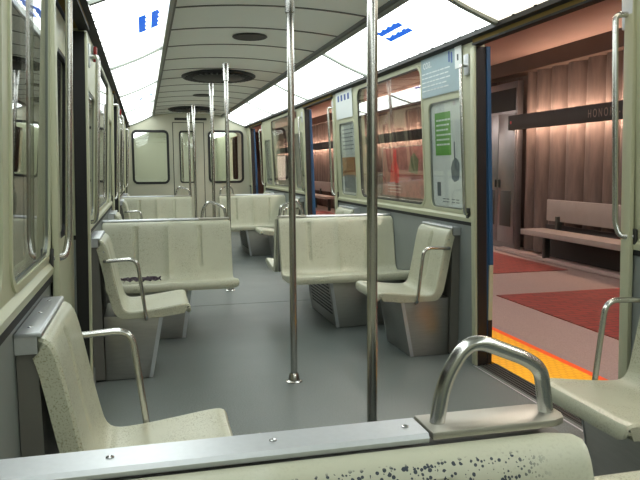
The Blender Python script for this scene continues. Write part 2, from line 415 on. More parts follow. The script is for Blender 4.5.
# ------------------------------------------------------------------ side walls
BEFORE = set(bpy.data.objects)
def bay(side, y0, y1, center, glass_side=None):
    """upper wall between two doorways: returns outline + window loops"""
    wins = []
    if y1 - y0 > 2:
        wins.append((center - .80, center + .80, 1.0, 2.03, .09))
        pan_r = (center + .93, min(center + 1.48, y1 - .12), 1.0, 1.745, .06)
        pan_l = (max(center - 1.48, y0 + .12), center - .93, 1.0, 1.745, .06)
        if pan_r[1] <= y1 - .1: wins.append(pan_r)
        if pan_l[0] >= y0 + .1: wins.append(pan_l)
    return wins
wn = 0
edges = []
ylist = [(YB, DOORS[0] - DH), (DOORS[0] + DH, DOORS[1] - DH), (DOORS[1] + DH, DOORS[2] - DH), (DOORS[2] + DH, YE)]
centers = [1.0, 1.0 + 2 * D, 1.0 + 4 * D, None]
TH = .065
for s, side in ((-1, 'left'), (1, 'right')):
    xw = CX + s * U
    for bi, ((y0, y1), c) in enumerate(zip(ylist, centers)):
        wins = bay(side, y0, y1, c) if c else []
        if bi == 0 and s == -1:
            wins = [w if w[0] < 1.9 else (1.85, 2.56, 1.0, 1.95, .07) for w in wins]
            wins = [w if w[4] != .09 else (.2, 1.72, 1.0, 2.03, .09) for w in wins]
        out = [(y0, .93), (y1, .93), (y1, ZT), (y0, ZT)]
        bm = sheet(out, [rrect(*w) for w in wins], s * TH, 'x', xw)
        # moulded raised lip on the lower edge and round the windows
        pr = [(xw, .925), (xw - s * .012, .93), (xw - s * .016, .955), (xw, .975)]
        prism(bm, pr, 'y', y0, y1)
        for w in wins:
            g = sheet(rrect(w[0] - .022, w[1] + .022, w[2] - .022, w[3] + .022, w[4] + .022), [rrect(*w)], -s * .006, 'x', xw)
            merge(bm, g)
        nm = 'wall_%s' % side
        struct(nm, bm, M['wall'])
        struct('wall_lower_%s' % side, B(min(xw, xw + s * TH), max(xw, xw + s * TH), y0, y1, 0, .905), M['dado'])
        bb = bmesh.new(); box(bb, *sorted((xw - s * .010, xw + s * TH)), y0, y1, .905, .928)
        struct('trim_dado_%s' % side, bb, M['black'])
        bb = bmesh.new(); box(bb, *sorted((xw - s * .008, xw)), y0, y1, 0, .10)
        struct('baseboard_%s' % side, bb, M['dado'])
        for w in wins:
            wn += 1
            wt = thing('window_%d' % wn, None, None, (xw, (w[0] + w[1]) / 2, w[2])); wt['kind'] = 'structure'
            inv = Matrix.Translation(-wt.location)
            big = w[4] == .09
            g = sheet(rrect(*w), [inset(*w, .009 if big else .010)], s * .03, 'x', xw + s * .001)
            g.transform(inv); obj('gasket', g, M['rubber'] if big else M['metal_trim'], wt)
            p = sheet(inset(*w, .012), [], s * .006, 'x', xw + s * .005); p.transform(inv); obj('pane', p, M['glass'], wt)
            if big:
                zz = 1.80
                q = B(*sorted((xw + s * .012, xw + s * .045)), w[0] + .01, w[1] - .01, 1.005, 1.02); q.transform(inv)
                obj('sill_rail', q, M['trim'], wt)
        # door posts: thin cream edge beads and black reveals
        for yy, d in ((y0, 1), (y1, -1)):
            if YB + .1 < yy < YE - .1:
                struct('trim_post', B(*sorted((xw - s * .012, xw + s * .012)), *sorted((yy - d * .004, yy + d * .055)), .0, 2.03, .006), M['wall'])
                bb = B(*sorted((xw + s * .001, xw + s * .064)), *sorted((yy - d * .012, yy)), .0, 2.03)
                struct('trim_seal', bb, M['rubber'])
    # headers over the doorways
    for k, c in enumerate(DOORS):
        bm = B(*sorted((xw - s * .02, xw + s * TH)), c - DH, c + DH, 2.048, ZT - .012)
        struct('trim_header', bm, M['header'])
        struct('trim_header_edge', B(*sorted((xw - s * .024, xw + s * .03)), c - DH, c + DH, 2.036, 2.048), M['black'])

# doors: leaves
def leaf(parent, s, y0, y1, x, closed, low=.05):
    inv = Matrix.Translation(-parent.location)
    t = .026
    bm = sheet([(y0, low), (y1, low), (y1, 2.03), (y0, 2.03)], [rrect(y0 + .12, y1 - .12, .95, 1.86, .06)], s * t, 'x', x)
    bm.transform(inv); o = obj('door_leaf', bm, M['wall'] if closed else M['blue'], parent)
    g = gasket(y0 + .135, y1 - .135, .965, 1.845, .05, .015, s * .03, 'x', x + s * .003); g.transform(inv); obj('gasket', g, M['rubber'], o)
    p = sheet(rrect(y0 + .13, y1 - .13, .96, 1.85, .05), [], s * .006, 'x', x + s * .015); p.transform(inv); obj('pane', p, M['glass'], o)
    return o
dn = 0
for s, side in ((-1, 'left'), (1, 'right')):
    for c in DOORS:
        dn += 1
        dt = thing('door_%d' % dn, None, None, (CX + s * (U + .1), c, 0)); dt['kind'] = 'structure'
        inv = Matrix.Translation(-dt.location)
        x = CX + s * (U + .075)
        if s == -1:
            leaf(dt, s, c - DH - .03, c - .012, x, True); leaf(dt, s, c + .012, c + DH + .03, x, True)
            g = B(*sorted((x, x + s * .035)), c - .012, c + .012, .05, 2.03); g.transform(inv); obj('meeting_seal', g, M['rubber'], dt)
        else:
            x = CX + U + TH + .001
            for y0, y1, e in ((c - DH - .64, c - DH + .006, 1), (c + DH - .006, c + DH + .64, -1)):
                leaf(dt, s, y0, y1, x, False)
                ye = y1 if e == 1 else y0
                bl = B(XR + .066, XR + .092, *sorted((ye, ye + e * .012)), .66, 2.03); bl.transform(inv); obj('leaf_edge', bl, M['blue'], dt)
                bl = B(XR + .066, XR + .092, *sorted((ye, ye + e * .012)), .30, .66); bl.transform(inv); o = obj('leaf_edge', bl, M['wall'], dt); o['label'] = 'cream lower edge of door leaf'
                bl = B(XR + .066, XR + .092, *sorted((ye, ye + e * .012)), .01, .30); bl.transform(inv); o = obj('leaf_edge', bl, M['rubber'], dt); o['label'] = 'black bottom edge of door leaf'
        # threshold: ribbed plate
        bm = bmesh.new()
        xa, xb = sorted((CX + s * (U + .01), CX + s * (U + .14)))
        box(bm, xa, xb, c - DH, c + DH, -.03, .002)
        for k in range(5): box(bm, xa + .012 + .024 * k, xa + .020 + .024 * k, c - DH, c + DH, .002, .006)
        bm.transform(inv); obj('threshold', bm, M['base'] if 0 else M['trim'], dt)
        bm = B(*sorted((CX + s * (U - .03), CX + s * (U - .02))), c - DH, c + DH, 0, .003); bm.transform(inv); obj('threshold_trim', bm, M['strip'], dt)

TILT = .045
def tilt(objs):
    """car sides lean slightly inwards above the seats"""
    bpy.context.view_layer.update()
    for o in objs:
        if o.type != 'MESH': continue
        mt = o.matrix_world; iv = mt.inverted()
        for v in o.data.vertices:
            w = mt @ v.co
            if w.z > .95: w.x -= (1 if w.x > CX else -1) * TILT * (w.z - .95)
            v.co = iv @ w
tilt(set(bpy.data.objects) - BEFORE)
# ------------------------------------------------------------------ end walls
def end_wall(name, y, th, mats):
    w1 = (CX - 1.07, CX - .39, .99, 2.01, .09); w2 = (CX + .39, CX + 1.07, .99, 2.01, .09); w3 = (CX - .17, CX + .12, 1.0, 2.0, .05)
    out = [(CX - U, 0), (CX + U, 0), (CX + U, 2.12)] + [(CX + 1.1, 2.14), (CX + .69, 2.31), (CX + .3, 2.36), (CX - .3, 2.36), (CX - .69, 2.31), (CX - 1.1, 2.14)] + [(CX - U, 2.12)]
    bm = sheet(out, [rrect(*w) for w in (w1, w2, w3)], th, 'y', y)
    s = -1 if th > 0 else 1
    struct(name, bm, M['wall_end'])
    return w1, w2, w3, s
w1, w2, w3, sgn = end_wall('wall_back', YE, .06, None)
for w in (w1, w2):
    wn += 1
    wt = thing('window_%d' % wn, None, None, ((w[0] + w[1]) / 2, YE, w[2])); wt['kind'] = 'structure'; inv = Matrix.Translation(-wt.location)
    g = sheet(rrect(w[0] - .012, w[1] + .012, w[2] - .012, w[3] + .012, w[4] + .01), [inset(*w, .032)], .03, 'y', YE - .015); g.transform(inv); obj('gasket', g, M['rubber'], wt)
    p = sheet(inset(*w, .01), [], .006, 'y', YE + .02); p.transform(inv); obj('pane', p, M['glass'], wt)
# communicating door
dt = thing('door_%d' % (dn + 1), None, None, (CX, YE, 0)); dt['kind'] = 'structure'; inv = Matrix.Translation(-dt.location)
bm = sheet([(CX - .29, .03), (CX + .29, .03), (CX + .29, 2.16), (CX - .29, 2.16)], [rrect(*w3)], -.012, 'y', YE); bm.transform(inv); obj('door_leaf', bm, M['wall_end'], dt)
bm = sheet([(CX - .305, .0), (CX + .305, .0), (CX + .305, 2.175), (CX - .305, 2.175)], [[(CX - .29, .03), (CX + .29, .03), (CX + .29, 2.16), (CX - .29, 2.16)]], -.006, 'y', YE); bm.transform(inv); obj('door_gap_trim', bm, M['trim'], dt)
bm = sheet(rrect(w3[0] - .01, w3[1] + .01, w3[2] - .01, w3[3] + .01, .05), [inset(*w3, .016)], .03, 'y', YE - .022); bm.transform(inv); obj('gasket', bm, M['rubber'], dt)
bm = sheet(inset(*w3, .01), [], .006, 'y', YE + .01); bm.transform(inv); obj('pane', bm, M['glass'], dt)
bm = T(fillet([(CX - .22, YE - .012, .90), (CX - .22, YE - .06, .90), (CX - .05, YE - .06, .86), (CX - .05, YE - .012, .86)], .02), .010); bm.transform(inv); obj('door_handle', bm, M['steel'], dt)
for x0, x1 in ((CX - .26, CX - .02), (CX + .12, CX + .36)):
    t = thing('ventilation_grille', 'small dark slotted grille above the end door, %s one' % ('left' if x0 < CX - .1 else 'right'), 'grille', ((x0 + x1) / 2, YE - .013, 2.235), 0, 'grilles over the end door')
    obj('backing', B(-.12, .12, -.002, .013, -.022, .022), M['cavity'], t)
    bm = bmesh.new()
    for k in range(8): box(bm, -.115 + .03 * k, -.100 + .03 * k, -.008, -.002, -.02, .02)
    obj('slat', bm, M['louvre'], t)
# wall behind the camera
bm = sheet([(CX - U, 0), (CX + U, 0), (CX + U, 2.12), (CX + .69, 2.31), (CX - .69, 2.31), (CX - U, 2.12)], [], -.05, 'y', YB); struct('wall_front', bm, M['wall_end'])

# neighbouring car seen through the end windows
NY = YE + .75
bm = sheet([(CX - U, 0), (CX + U, 0), (CX + U, 2.12), (CX + .69, 2.31), (CX - .69, 2.31), (CX - U, 2.12)], [rrect(*w1), rrect(*w2), rrect(*w3)], .06, 'y', NY)
struct('wall_next_car_front', bm, M['wall_end'])
struct('floor_next_car', B(XL, XR, NY, NY + 6, -.06, 0), M['floor'])
struct('ceiling_next_car', B(XL, XR, NY, NY + 6, 2.34, 2.4), M['ceil'])
for s, side in ((-1, 'left'), (1, 'right')):
    struct('wall_next_car_' + side, sheet([(NY + .06, 0), (NY + 6, 0), (NY + 6, 2.36), (NY + .06, 2.36)], [rrect(NY + .8, NY + 2.4, 1.0, 2.0, .08)], s * .05, 'x', CX + s * U), M['wall'])
    t = thing('ceiling_light', 'glowing ceiling light strip inside the next car, %s side' % side, 'ceiling light', (CX + s * .9, NY + 3, 2.2), 0, 'ceiling lights of the next car')
    bm = bmesh.new(); prism(bm, [(p[0] - t.location.x, p[1] - 2.2) for p in (slant(s, 0), slant(s, 1), slant(s, 1, -.01), slant(s, 0, -.01))], 'y', -2.9, 2.5)
    obj('diffuser', bm, M['light'], t)
struct('wall_next_car_back', sheet([(XL, 0), (XR, 0), (XR, 2.36), (XL, 2.36)], [], .05, 'y', NY + 5.9), M['wall_end'])
for k, (x, y) in enumerate(((CX - .02, NY + 1.2), (CX - .02, NY + 3))):
    t = thing('grab_pole', 'steel pole inside the next car, %s its end door' % ('just behind' if k == 0 else 'farther behind'), 'pole', (x, y, 0))
    obj('tube', T([(0, 0, 0), (0, 0, 2.34)], .02), M['pole'], t)

# ------------------------------------------------------------------ ceiling vents
def vent_big(y, label):
    t = thing('ceiling_vent', label, 'ceiling vent', (CX - .0, y, 2.335), 0, 'large round ceiling vents')
    sy = 1.2
    bm = bmesh.new(); lathe(bm, [(.405, .012), (.42, .0), (.42, -.012), (.405, -.024), (.385, -.020), (.375, .0), (.37, .012)], 48, 1, sy)
    obj('rim', bm, M['vent'], t)
    bm = bmesh.new(); lathe(bm, [(.39, .014), (.39, .004), (.02, .004), (.02, .014)], 48, 1, sy); obj('cavity', bm, M['cavity'], t)
    bm = bmesh.new()
    for k in range(36):
        a = 2 * PI * k / 36; c, s_ = math.cos(a), math.sin(a)
        q = bmesh.new(); box(q, .30, .385, -.006, .006, -.030, .0)
        merge(bm, q, Matrix.Rotation(a, 4, 'Z'))
    for v in bm.verts: v.co.y *= sy
    obj('slat', bm, M['louvre'], t)['kind'] = 'stuff'
    bm = bmesh.new(); lathe(bm, [(.02, .004), (.30, .004), (.30, -.018), (.27, -.032), (.02, -.036)][::-1], 40, 1, sy); obj('centre_disc', bm, M['vent'], t)
vent_big(DOORS[0], 'large round dark ceiling vent nearest the camera, above the first doors')
vent_big(DOORS[1] + .05, 'large round dark ceiling vent with the second pole in front of it')
vent_big(DOORS[2], 'large round dark ceiling vent farthest away, close to the end wall')
for k, y in enumerate((BENCHES[1], BENCHES[2], BENCHES[0])):
    t = thing('ceiling_vent', ['small plain dark oval vent in the ceiling, nearest one in view', 'small dark vent in the ceiling between the two large round vents', 'small dark ceiling vent above the nearest bench'][k], 'ceiling vent', (CX - .0, y, 2.347), 0, 'small ceiling vents')
    bm = bmesh.new(); lathe(bm, [(.137, .004), (.142, -.004), (.134, -.010), (.126, -.006)], 36, 1, 1.05); obj('rim', bm, M['louvre'], t)
    bm = bmesh.new(); lathe(bm, [(.128, .004), (.128, -.006), (.05, -.008), (.01, -.008)], 36, 1, 1.05); obj('grille', bm, M['vent'], t)

# ------------------------------------------------------------------ poles
PX = .843
pole_labels = ['thick steel pole at centre, nearest, its foot hidden by the front seat back', 'steel pole with a flared foot on the floor, second from the camera',
               'steel pole rising in front of the large round vent, third from the camera', 'steel pole behind the large round vent, fourth from the camera',
               'distant steel pole fifth from the camera, before the end door', 'farthest steel pole, right at the end door']
def make_pole(label, y):
    t = thing('grab_pole', label, 'pole', (PX, y, 0), 0, 'steel poles down the aisle')
    obj('tube', T([(0, 0, .004), (0, 0, 1.2), (0, 0, 2.345)], .0205, 20), M['pole'], t)
    bm = bmesh.new(); lathe(bm, [(.050, .0), (.050, .005), (.036, .012), (.030, .045), (.0235, .055), (.022, .055)], 24); obj('foot_flange', bm, M['pole'], t)
    bm = bmesh.new(); lathe(bm, [(.022, 2.175), (.029, 2.178), (.029, 2.335), (.034, 2.345), (.034, 2.352)], 24); obj('ceiling_socket', bm, M['steel'], t)
    return t
p0 = make_pole(pole_labels[0], 2.525)
for lab, y in zip(pole_labels[1:], (4.015, 7.24, 8.83, 12.07, 13.45)):
    dup(p0, (PX, y, 0), 0, lab)

# ------------------------------------------------------------------ seats (local: wall plane y=0, seat faces -y)
FRONT = [(.040, .869), (.058, .872), (.080, .865), (.098, .842), (.114, .79), (.134, .69), (.153, .59), (.170, .51), (.183, .462), (.202, .438), (.24, .431), (.33, .438), (.42, .449), (.51, .461), (.560, .464), (.582, .455), (.590, .435), (.589, .41), (.578, .395)]
def resample(pts, n):
    P = [Vector((a, b)) for a, b in pts]; L = [0]
    for a, b in zip(P[:-1], P[1:]): L.append(L[-1] + (b - a).length)
    out = []
    for k in range(n + 1):
        d = L[-1] * k / n; i = max(j for j in range(len(L)) if L[j] <= d + 1e-9); i = min(i, len(P) - 2)
        # catmull-rom
        t = (d - L[i]) / (L[i + 1] - L[i]); p0_, p1_, p2_, p3_ = P[max(i - 1, 0)], P[i], P[i + 1], P[min(i + 2, len(P) - 1)]
        out.append(.5 * ((2 * p1_) + (p2_ - p0_) * t + (2 * p0_ - 5 * p1_ + 4 * p2_ - p3_) * t * t + (3 * p1_ - p0_ - 3 * p2_ + p3_) * t ** 3))
    return out, L[-1]
def shell(width, buckets, thick=.062):
    ns = 54; prof, L = resample(FRONT, ns)
    nt_ = 36 * buckets + 12
    nor = []
    for i in range(ns + 1):
        a, b = prof[max(i - 1, 0)], prof[min(i + 1, ns)]; t = (b - a).normalized(); nor.append(Vector((-t.y, t.x)) * -1 if False else Vector((-t.y, t.x)))
    # make normals point out of the seat (forward / up)
    nor = [n if (n.x + n.y) > 0 else -n for n in nor]
    bm = bmesh.new(); R = .012; RC = .045; bw = width / buckets
    front, back = [], []
    for i in range(ns + 1):
        sd = L * i / ns; de = min(sd, L - sd); end_in = 0
        if de < RC: end_in = RC - math.sqrt(max(RC ** 2 - (RC - de) ** 2, 0))
        end_in *= .9
        rowf, rowb = [], []
        for k in range(nt_ + 1):
            f = k / nt_; f = .5 - .5 * math.cos(PI * f) * (.55) - .5 * (1 - 2 * f) * .45
            x = -width / 2 + end_in + (width - 2 * end_in) * f
            dx = min(x + width / 2 - end_in, width / 2 - end_in - x)
            h = 0
            if dx < R: h -= R * (1 - math.sqrt(max(1 - (1 - dx / R) ** 2, 0)))
            # bucket hollows, centre grooves and the ridge between the seats
            xb = (x + width / 2) % bw - bw / 2 if buckets > 1 else x
            amp = math.sin(PI * min(max(sd / L, 0), 1)) ** .5
            h -= .013 * amp * (1 - abs(2 * xb / bw) ** 6)
            if .07 < sd < .42:
                e = min((sd - .07) / .02, (.42 - sd) / .03, 1)
                h -= .014 * max(e, 0) * math.exp(-(xb / .015) ** 4)
            if buckets > 1:
                h += .009 * amp * math.exp(-(x / .018) ** 4) * (1 if sd < .50 else 0)
            p = prof[i] + nor[i] * h; rowf.append(bm.verts.new((x, -p.x, p.y)))
            q = prof[i] - nor[i] * thick
            q.x = max(q.x, .012); q.y = max(q.y, .385); xi = x * (1 - .012 / width)
            rowb.append(bm.verts.new((xi, -q.x, q.y)))
        front.append(rowf); back.append(rowb)
    for i in range(ns):
        for k in range(nt_):
            bm.faces.new((front[i][k], front[i][k + 1], front[i + 1][k + 1], front[i + 1][k]))
            bm.faces.new((back[i][k + 1], back[i][k], back[i + 1][k], back[i + 1][k + 1]))
    for i in range(ns):
        bm.faces.new((front[i][0], front[i + 1][0], back[i + 1][0], back[i][0])); bm.faces.new((front[i][-1], back[i][-1], back[i + 1][-1], front[i + 1][-1]))
    for k in range(nt_):
        bm.faces.new((front[0][k], back[0][k], back[0][k + 1], front[0][k + 1])); bm.faces.new((front[-1][k], front[-1][k + 1], back[-1][k + 1], back[-1][k]))
    return bm
def screw(parent, x, y, z, r=.006, axis='z'):
    bm = bmesh.new(); lathe(bm, [(r, 0), (r, .0012), (r * .7, .0022), (r * .25, .0012), (r * .05, .001)], 12)
    if axis == 'y': bm.transform(Matrix.Rotation(PI / 2, 4, 'X'))
    if axis == 'x': bm.transform(Matrix.Rotation(-PI / 2, 4, 'Y'))
    if axis == '+x': bm.transform(Matrix.Rotation(PI / 2, 4, 'Y'))
    bm.transform(Matrix.Translation((x, y, z))); return obj('screw', bm, M['screw'], parent)

SW = .52
def make_single(arm_side, label):
    t = thing('single_seat', label, 'seat', (0, 0, 0), 0, 'single side-facing seats beside the doors')
    sh = obj('seat_shell', shell(SW, 1), M['seat'], t)
    for z, y in ((.80, -.085), (.60, -.13)):
        screw(sh, arm_side * (SW / 2 - .003), y, z, .006, '+x' if arm_side > 0 else 'x')
    bm = bmesh.new()
    prism(bm, [(-.002, .015), (-.002, .864), (-.050, .864), (-.056, .70), (-.066, .015)], 'x', -SW / 2 + .012, SW / 2 - .012)
    obj('back_housing', bm, M['housing'], t)
    bm = bmesh.new(); prism(bm, [(-.001, .873), (-.001, .883), (-.062, .886), (-.067, .880), (-.066, .869), (-.060, .873)], 'x', -SW / 2, SW / 2, .002)
    prism(bm, [(-.001, .873), (-.055, .873), (-.055, .829), (-.001, .829)], 'x', -SW / 2 + .000, -SW / 2 + .008); prism(bm, [(-.001, .873), (-.055, .873), (-.055, .829), (-.001, .829)], 'x', SW / 2 - .008, SW / 2)
    cap = obj('metal_cap', bm, M['strip'], t)
    screw(cap, -SW / 2 + .07, -.03, .8845); screw(cap, SW / 2 - .07, -.03, .8845); screw(cap, 0, -.03, .8845)
    bm = bmesh.new()
    # stainless pedestal whose front slopes back toward the wall at the floor
    y_t, y_b = -.42, -.345
    prism(bm, [(-.068, .004), (-.068, .40), (y_t, .40), (y_b, .004)], 'x', -SW / 2 + .03, SW / 2 - .03, .004)
    bs = obj('pedestal', bm, M['base'], t)
    for sx in (-1, 1): obj('edge_strip', prism(bmesh.new(), [(y_t - .002, .40), (y_t + .022, .40), (y_b + .022, .004), (y_b - .002, .004)], 'x', *sorted((sx * (SW / 2 - .030), sx * (SW / 2 - .026)))), M['strip'], bs)
    pass
    ax = arm_side * (SW / 2 + .018)
    pts = fillet([(ax - arm_side * .035, -.085, .745), (ax, -.09, .745), (ax, -.275, .755), (ax, -.318, .39), (ax - arm_side * .03, -.318, .375)], {1: .012, 2: .06, 3: .012})
    obj('armrest', T(pts, .0115), M['steel'], t)
    return t
BW = 1.0
PT, PB = .155, .095
def make_bench(label, chips=True):
    """back-to-back pair of double seats; local x from aisle (+) to wall (-), for the left side"""
    t = thing('double_bench', label, 'seat', (0, 0, 0), 0, 'back-to-back double seats')
    bm = shell(BW, 2); s1 = obj('seat_shell', bm, M['seat_chip'] if chips else M['seat'], t)
    bm = shell(BW, 2); bm.transform(Matrix.Rotation(PI, 4, 'Z')); s2 = obj('seat_shell', bm, M['seat'], t)
    bm = B(-BW / 2 + .01, BW / 2 - .012, -.028, .028, .42, .858); obj('centre_panel', bm, M['housing'], t)
    bm = bmesh.new()
    prism(bm, [(-.036, .872), (-.038, .880), (-.034, .887), (.034, .887), (.038, .880), (.036, .872), (.03, .880), (-.03, .880)], 'x', -BW / 2 + .004, .248, 0)
    cap = obj('metal_cap', bm, M['strip'], t)
    for x in (-.46, -.228, .009, .222): screw(cap, x, .0, .887)
    x0, x1 = .2525, BW / 2 - .004
    bm = bmesh.new()
    out = [(x0, -.040), (x1 - .03, -.040), (x1 - .008, -.030), (x1, -.01), (x1, .01), (x1 - .008, .030), (x1 - .03, .040), (x0, .040)]
    prism(bm, out, 'z', .876, .889, .003)
    pl = obj('handle_plate', bm, M['plate'], t)
    hp = fillet([(.2765, 0, .887), (.289, 0, .960), (.3325, 0, 1.024), (.432, 0, .983), (.462, 0, .962), (.4735, 0, .887)], {1: .05, 2: .05, 3: .03, 4: .035}, 8)
    obj('grab_handle', T(hp, .0125, 20), M['steel'], t)
    # pedestal on the wall side with a perforated heater face towards the aisle
    bm = bmesh.new()
    prism(bm, [(-BW / 2, .004), (-BW / 2, .405), (PT, .405), (PB, .004)], 'y', -.42, .42, .004)
    ped = obj('pedestal', bm, M['base'], t)
    n = Vector((.401, 0, PB - PT)).normalized(); a = Vector((PB, 0, .004)); b = Vector((PT, 0, .405))
    g = bmesh.new()
    q = bmesh.new()
    for iy in range(22):
        for iz in range(9):
            y = -.34 + iy * .032 + (.016 if iz % 2 else 0); f = .25 + iz * .075
            c = a + (b - a) * f + n * .0015; c.y = y
            d = (b - a).normalized()
            vs = [c + Vector((0, dy * .011, 0)) + d * dz * .011 for dy, dz in ((-1, 0), (-.5, -.9), (.5, -.9), (1, 0), (.5, .9), (-.5, .9))]
            f0 = [q.verts.new(v) for v in vs]; f1 = [q.verts.new(v - n * .003) for v in vs]
            q.faces.new(f0); q.faces.new(f1[::-1])
            for j in range(6): q.faces.new((f0[j], f0[(j + 1) % 6], f1[(j + 1) % 6], f1[j]))
    merge(g, q); obj('heater_perforation', g, M['black'], ped)
    for sy in (-1, 1): obj('edge_strip', prism(bmesh.new(), [(PT + .005, .405), (PT - .022, .405), (PB - .022, .004), (PB + .005, .004)], 'y', *sorted((sy * .420, sy * .424))), M['strip'], ped)
    return t

BX = CX - U + .002 + BW / 2
bl = make_bench('double seat back filling the foreground, metal cap and arched handle on top')
bl.location = (BX, BENCHES[0], 0)
bn = make_bench('cream double bench on the left, with dark litter on its seat', False)
bn.location = (BX, BENCHES[1], 0)
dup(bn, (BX, BENCHES[2], 0), 0, 'distant cream double bench by the left wall, before the end door', 'back-to-back double seats')
# mirrored benches for the right side: turned half a turn, so aisle ends face the middle
for y, lab in ((BENCHES[1], 'cream double bench on the right, behind the nearest poles'), (BENCHES[2], 'distant cream double bench on the right, near the far doors'), (BENCHES[0], 'cream double bench at the lower right corner, only its seat edge showing')):
    dup(bn, (2 * CX - BX, y, 0), PI, lab, 'back-to-back double seats')

S1 = .957
sa = make_single(1, 'cream single seat at lower left, beside the nearest closed door')       # armrest local +x
sb = make_single(-1, 'cream single seat on the left, in front of the littered bench')
yn = lambda d: DOORS[d] - S1 - SW / 2
yf = lambda d: DOORS[d] + S1 - SW / 2 + .26
def yfar(d): return DOORS[d] + S1 + SW / 2 + .01
def ynear(d): return DOORS[d] - S1 - SW / 2 - .04
xl, xr = XL + .001, XR - .001
g = 'single side-facing seats beside the doors'
sa.location = (xl, 2.11, 0); sa.rotation_euler.z = PI / 2
sb.location = (xl, yfar(0), 0); sb.rotation_euler.z = PI / 2
dup(sa, (xl, ynear(1), 0), PI / 2, 'far cream single seat on the left, just behind the littered bench', g)
dup(sb, (xl, yfar(1), 0), PI / 2, 'far cream single seat on the left, beyond the second door', g)
dup(sa, (xl, ynear(2), 0), PI / 2, 'farthest cream single seat on the left, before the last door', g)
dup(sb, (xr, 2.11, 0), -PI / 2, 'cream single seat at the right edge, beside the open platform door', g)
dup(sa, (xr, yfar(0), 0), -PI / 2, 'cream single seat under the green poster, on a shiny steel pedestal', g)
dup(sb, (xr, ynear(1), 0), -PI / 2, 'cream single seat on the right behind the double bench, before the second door', g)
dup(sa, (xr, yfar(1), 0), -PI / 2, 'far cream single seat on the right, beyond the second open door', g)
dup(sb, (xr, ynear(2), 0), -PI / 2, 'farthest cream single seat on the right, before the last open door', g)

# litter on the left bench
random.seed(3)
bm = bmesh.new(); n = 10; vs = []
for i in range(n + 1):
    row = []
    for j in range(n + 1):
        x = (i / n - .5) * .26; y = (j / n - .5) * .15
        z = .008 + .034 * abs(math.sin(i * 1.7 + j * .9)) + random.uniform(0, .006)
        row.append(bm.verts.new((x + .02 * math.sin(j), y, z * (1 - .5 * abs(j / n - .5)))))
    vs.append(row)
for i in range(n):
    for j in range(n): bm.faces.new((vs[i][j], vs[i + 1][j], vs[i + 1][j + 1], vs[i][j + 1]))
r = bmesh.ops.solidify(bm, geom=bm.faces[:], thickness=.0015)
t = obj('crumpled_wrapper', bm, principled('dark_wrapper', (.09, .06, .085), .35), None, False)
t.location = (-.05, BENCHES[1] - .40, .442); tag(t, 'dark crumpled wrapper lying on the left double bench', 'litter')

BEFORE = set(bpy.data.objects)
# ------------------------------------------------------------------ grab rails by the doors
def make_rail(label, x, y, s, d):
    """s: side of the car, d: +1 when the doorway lies towards +y"""
    t = thing('grab_rail', label, 'grab rail', (x, y, 0), 0, 'vertical grab rails beside the doors')
    k = -s
    pts = fillet([(k * .004, -d * .02, 1.93), (k * .055, -d * .005, 1.93), (k * .055, 0, 1.04), (k * .045, -d * .02, .985), (k * .004, -d * .055, .985)], {1: .03, 2: .035, 3: .02})
    obj('tube', T(pts, .0125), M['steel'], t)
    bm = B(*sorted((0, k * .010)), -.035 - d * .02, .035 - d * .02, 1.87, 2.00, .003); obj('upper_mount', bm, M['strip'], t)
    bm = B(*sorted((0, k * .012)), -.022 - d * .055, .022 - d * .055, .95, 1.02, .003); obj('lower_mount', bm, M['louvre'], t)
    return t
names = {(-1, 0, 1): 'steel grab rail at the left edge, before the nearest closed door', (-1, 0, -1): 'steel grab rail on left wall just past the nearest closed door',
         (-1, 1, 1): 'far steel grab rail on the left, before the second closed door', (-1, 1, -1): 'far steel grab rail on the left, past the second closed door',
         (-1, 2, 1): 'farthest steel grab rail on the left wall', (1, 0, 1): 'steel grab rail at the right edge crossing the station name sign',
         (1, 0, -1): 'steel grab rail beside the green poster', (1, 1, 1): 'far steel grab rail on the near side of the second open door',
         (1, 1, -1): 'far steel grab rail past the second open door', (1, 2, 1): 'farthest steel grab rail on the right wall'}
for (s, d, e), lab in names.items():
    y = DOORS[d] - e * (DH + .09) * 1.0 + (0 if e == -1 else .095)
    if s == -1 and e == -1: y += .10
    make_rail(lab, CX + s * (U - .004), y, s, e)

# red emergency handles
for k, (y, s) in enumerate(((4.55, -1), (9.25, -1), (9.3, 1))):
    t = thing('emergency_handle', ['red emergency handle high on the left wall past the first door', 'red emergency handle high on the left wall, farther away', 'red emergency handle high on the right wall by the far doors'][k], 'emergency handle', (CX + s * (U - .005), y, 1.97))
    obj('backplate', B(*sorted((0, -s * .006)), -.035, .035, -.02, .07, .002), M['metal_trim'], t)
    bm = bmesh.new(); prism(bm, [(-.028, .065), (.028, .065), (.008, -.025), (-.008, -.025)], 'x', *sorted((-s * .006, -s * .026)), .004); obj('handle', bm, principled('emergency_red', (.28, .015, .015), .4) if k == 0 else bpy.data.materials['emergency_red'], t)

# ------------------------------------------------------------------ posters on the right wall
def poster(name, label, y0, y1, z0, z1, mat, x=None, cat='poster'):
    x = XR - .006 if x is None else x
    t = thing(name, label, cat, (x, (y0 + y1) / 2, z0))
    obj('sheet', B(-.002, .0, -(y1 - y0) / 2, (y1 - y0) / 2, 0, z1 - z0), mat, t)
    return t
white = principled('poster_white', (.82, .86, .84), .35); grn = principled('poster_green', (.10, .33, .04), .4)
pblue = principled('poster_blue', (.30, .42, .46), .3, noise=.6, nscale=3, dark=.7); wht = principled('ink_white', (.75, .8, .78), .5); ink = principled('ink_dark', (.06, .08, .09), .5)
grey = principled('ink_grey', (.16, .20, .22), .5, noise=.8, nscale=25, dark=.4)
def onp(t, name, y0, y1, z0, z1, mat):    # a printed block on a poster, y measured from the poster's left edge as seen
    return obj(name, B(-.0032, -.002, -y1, -y0, z0, z1), mat, t)
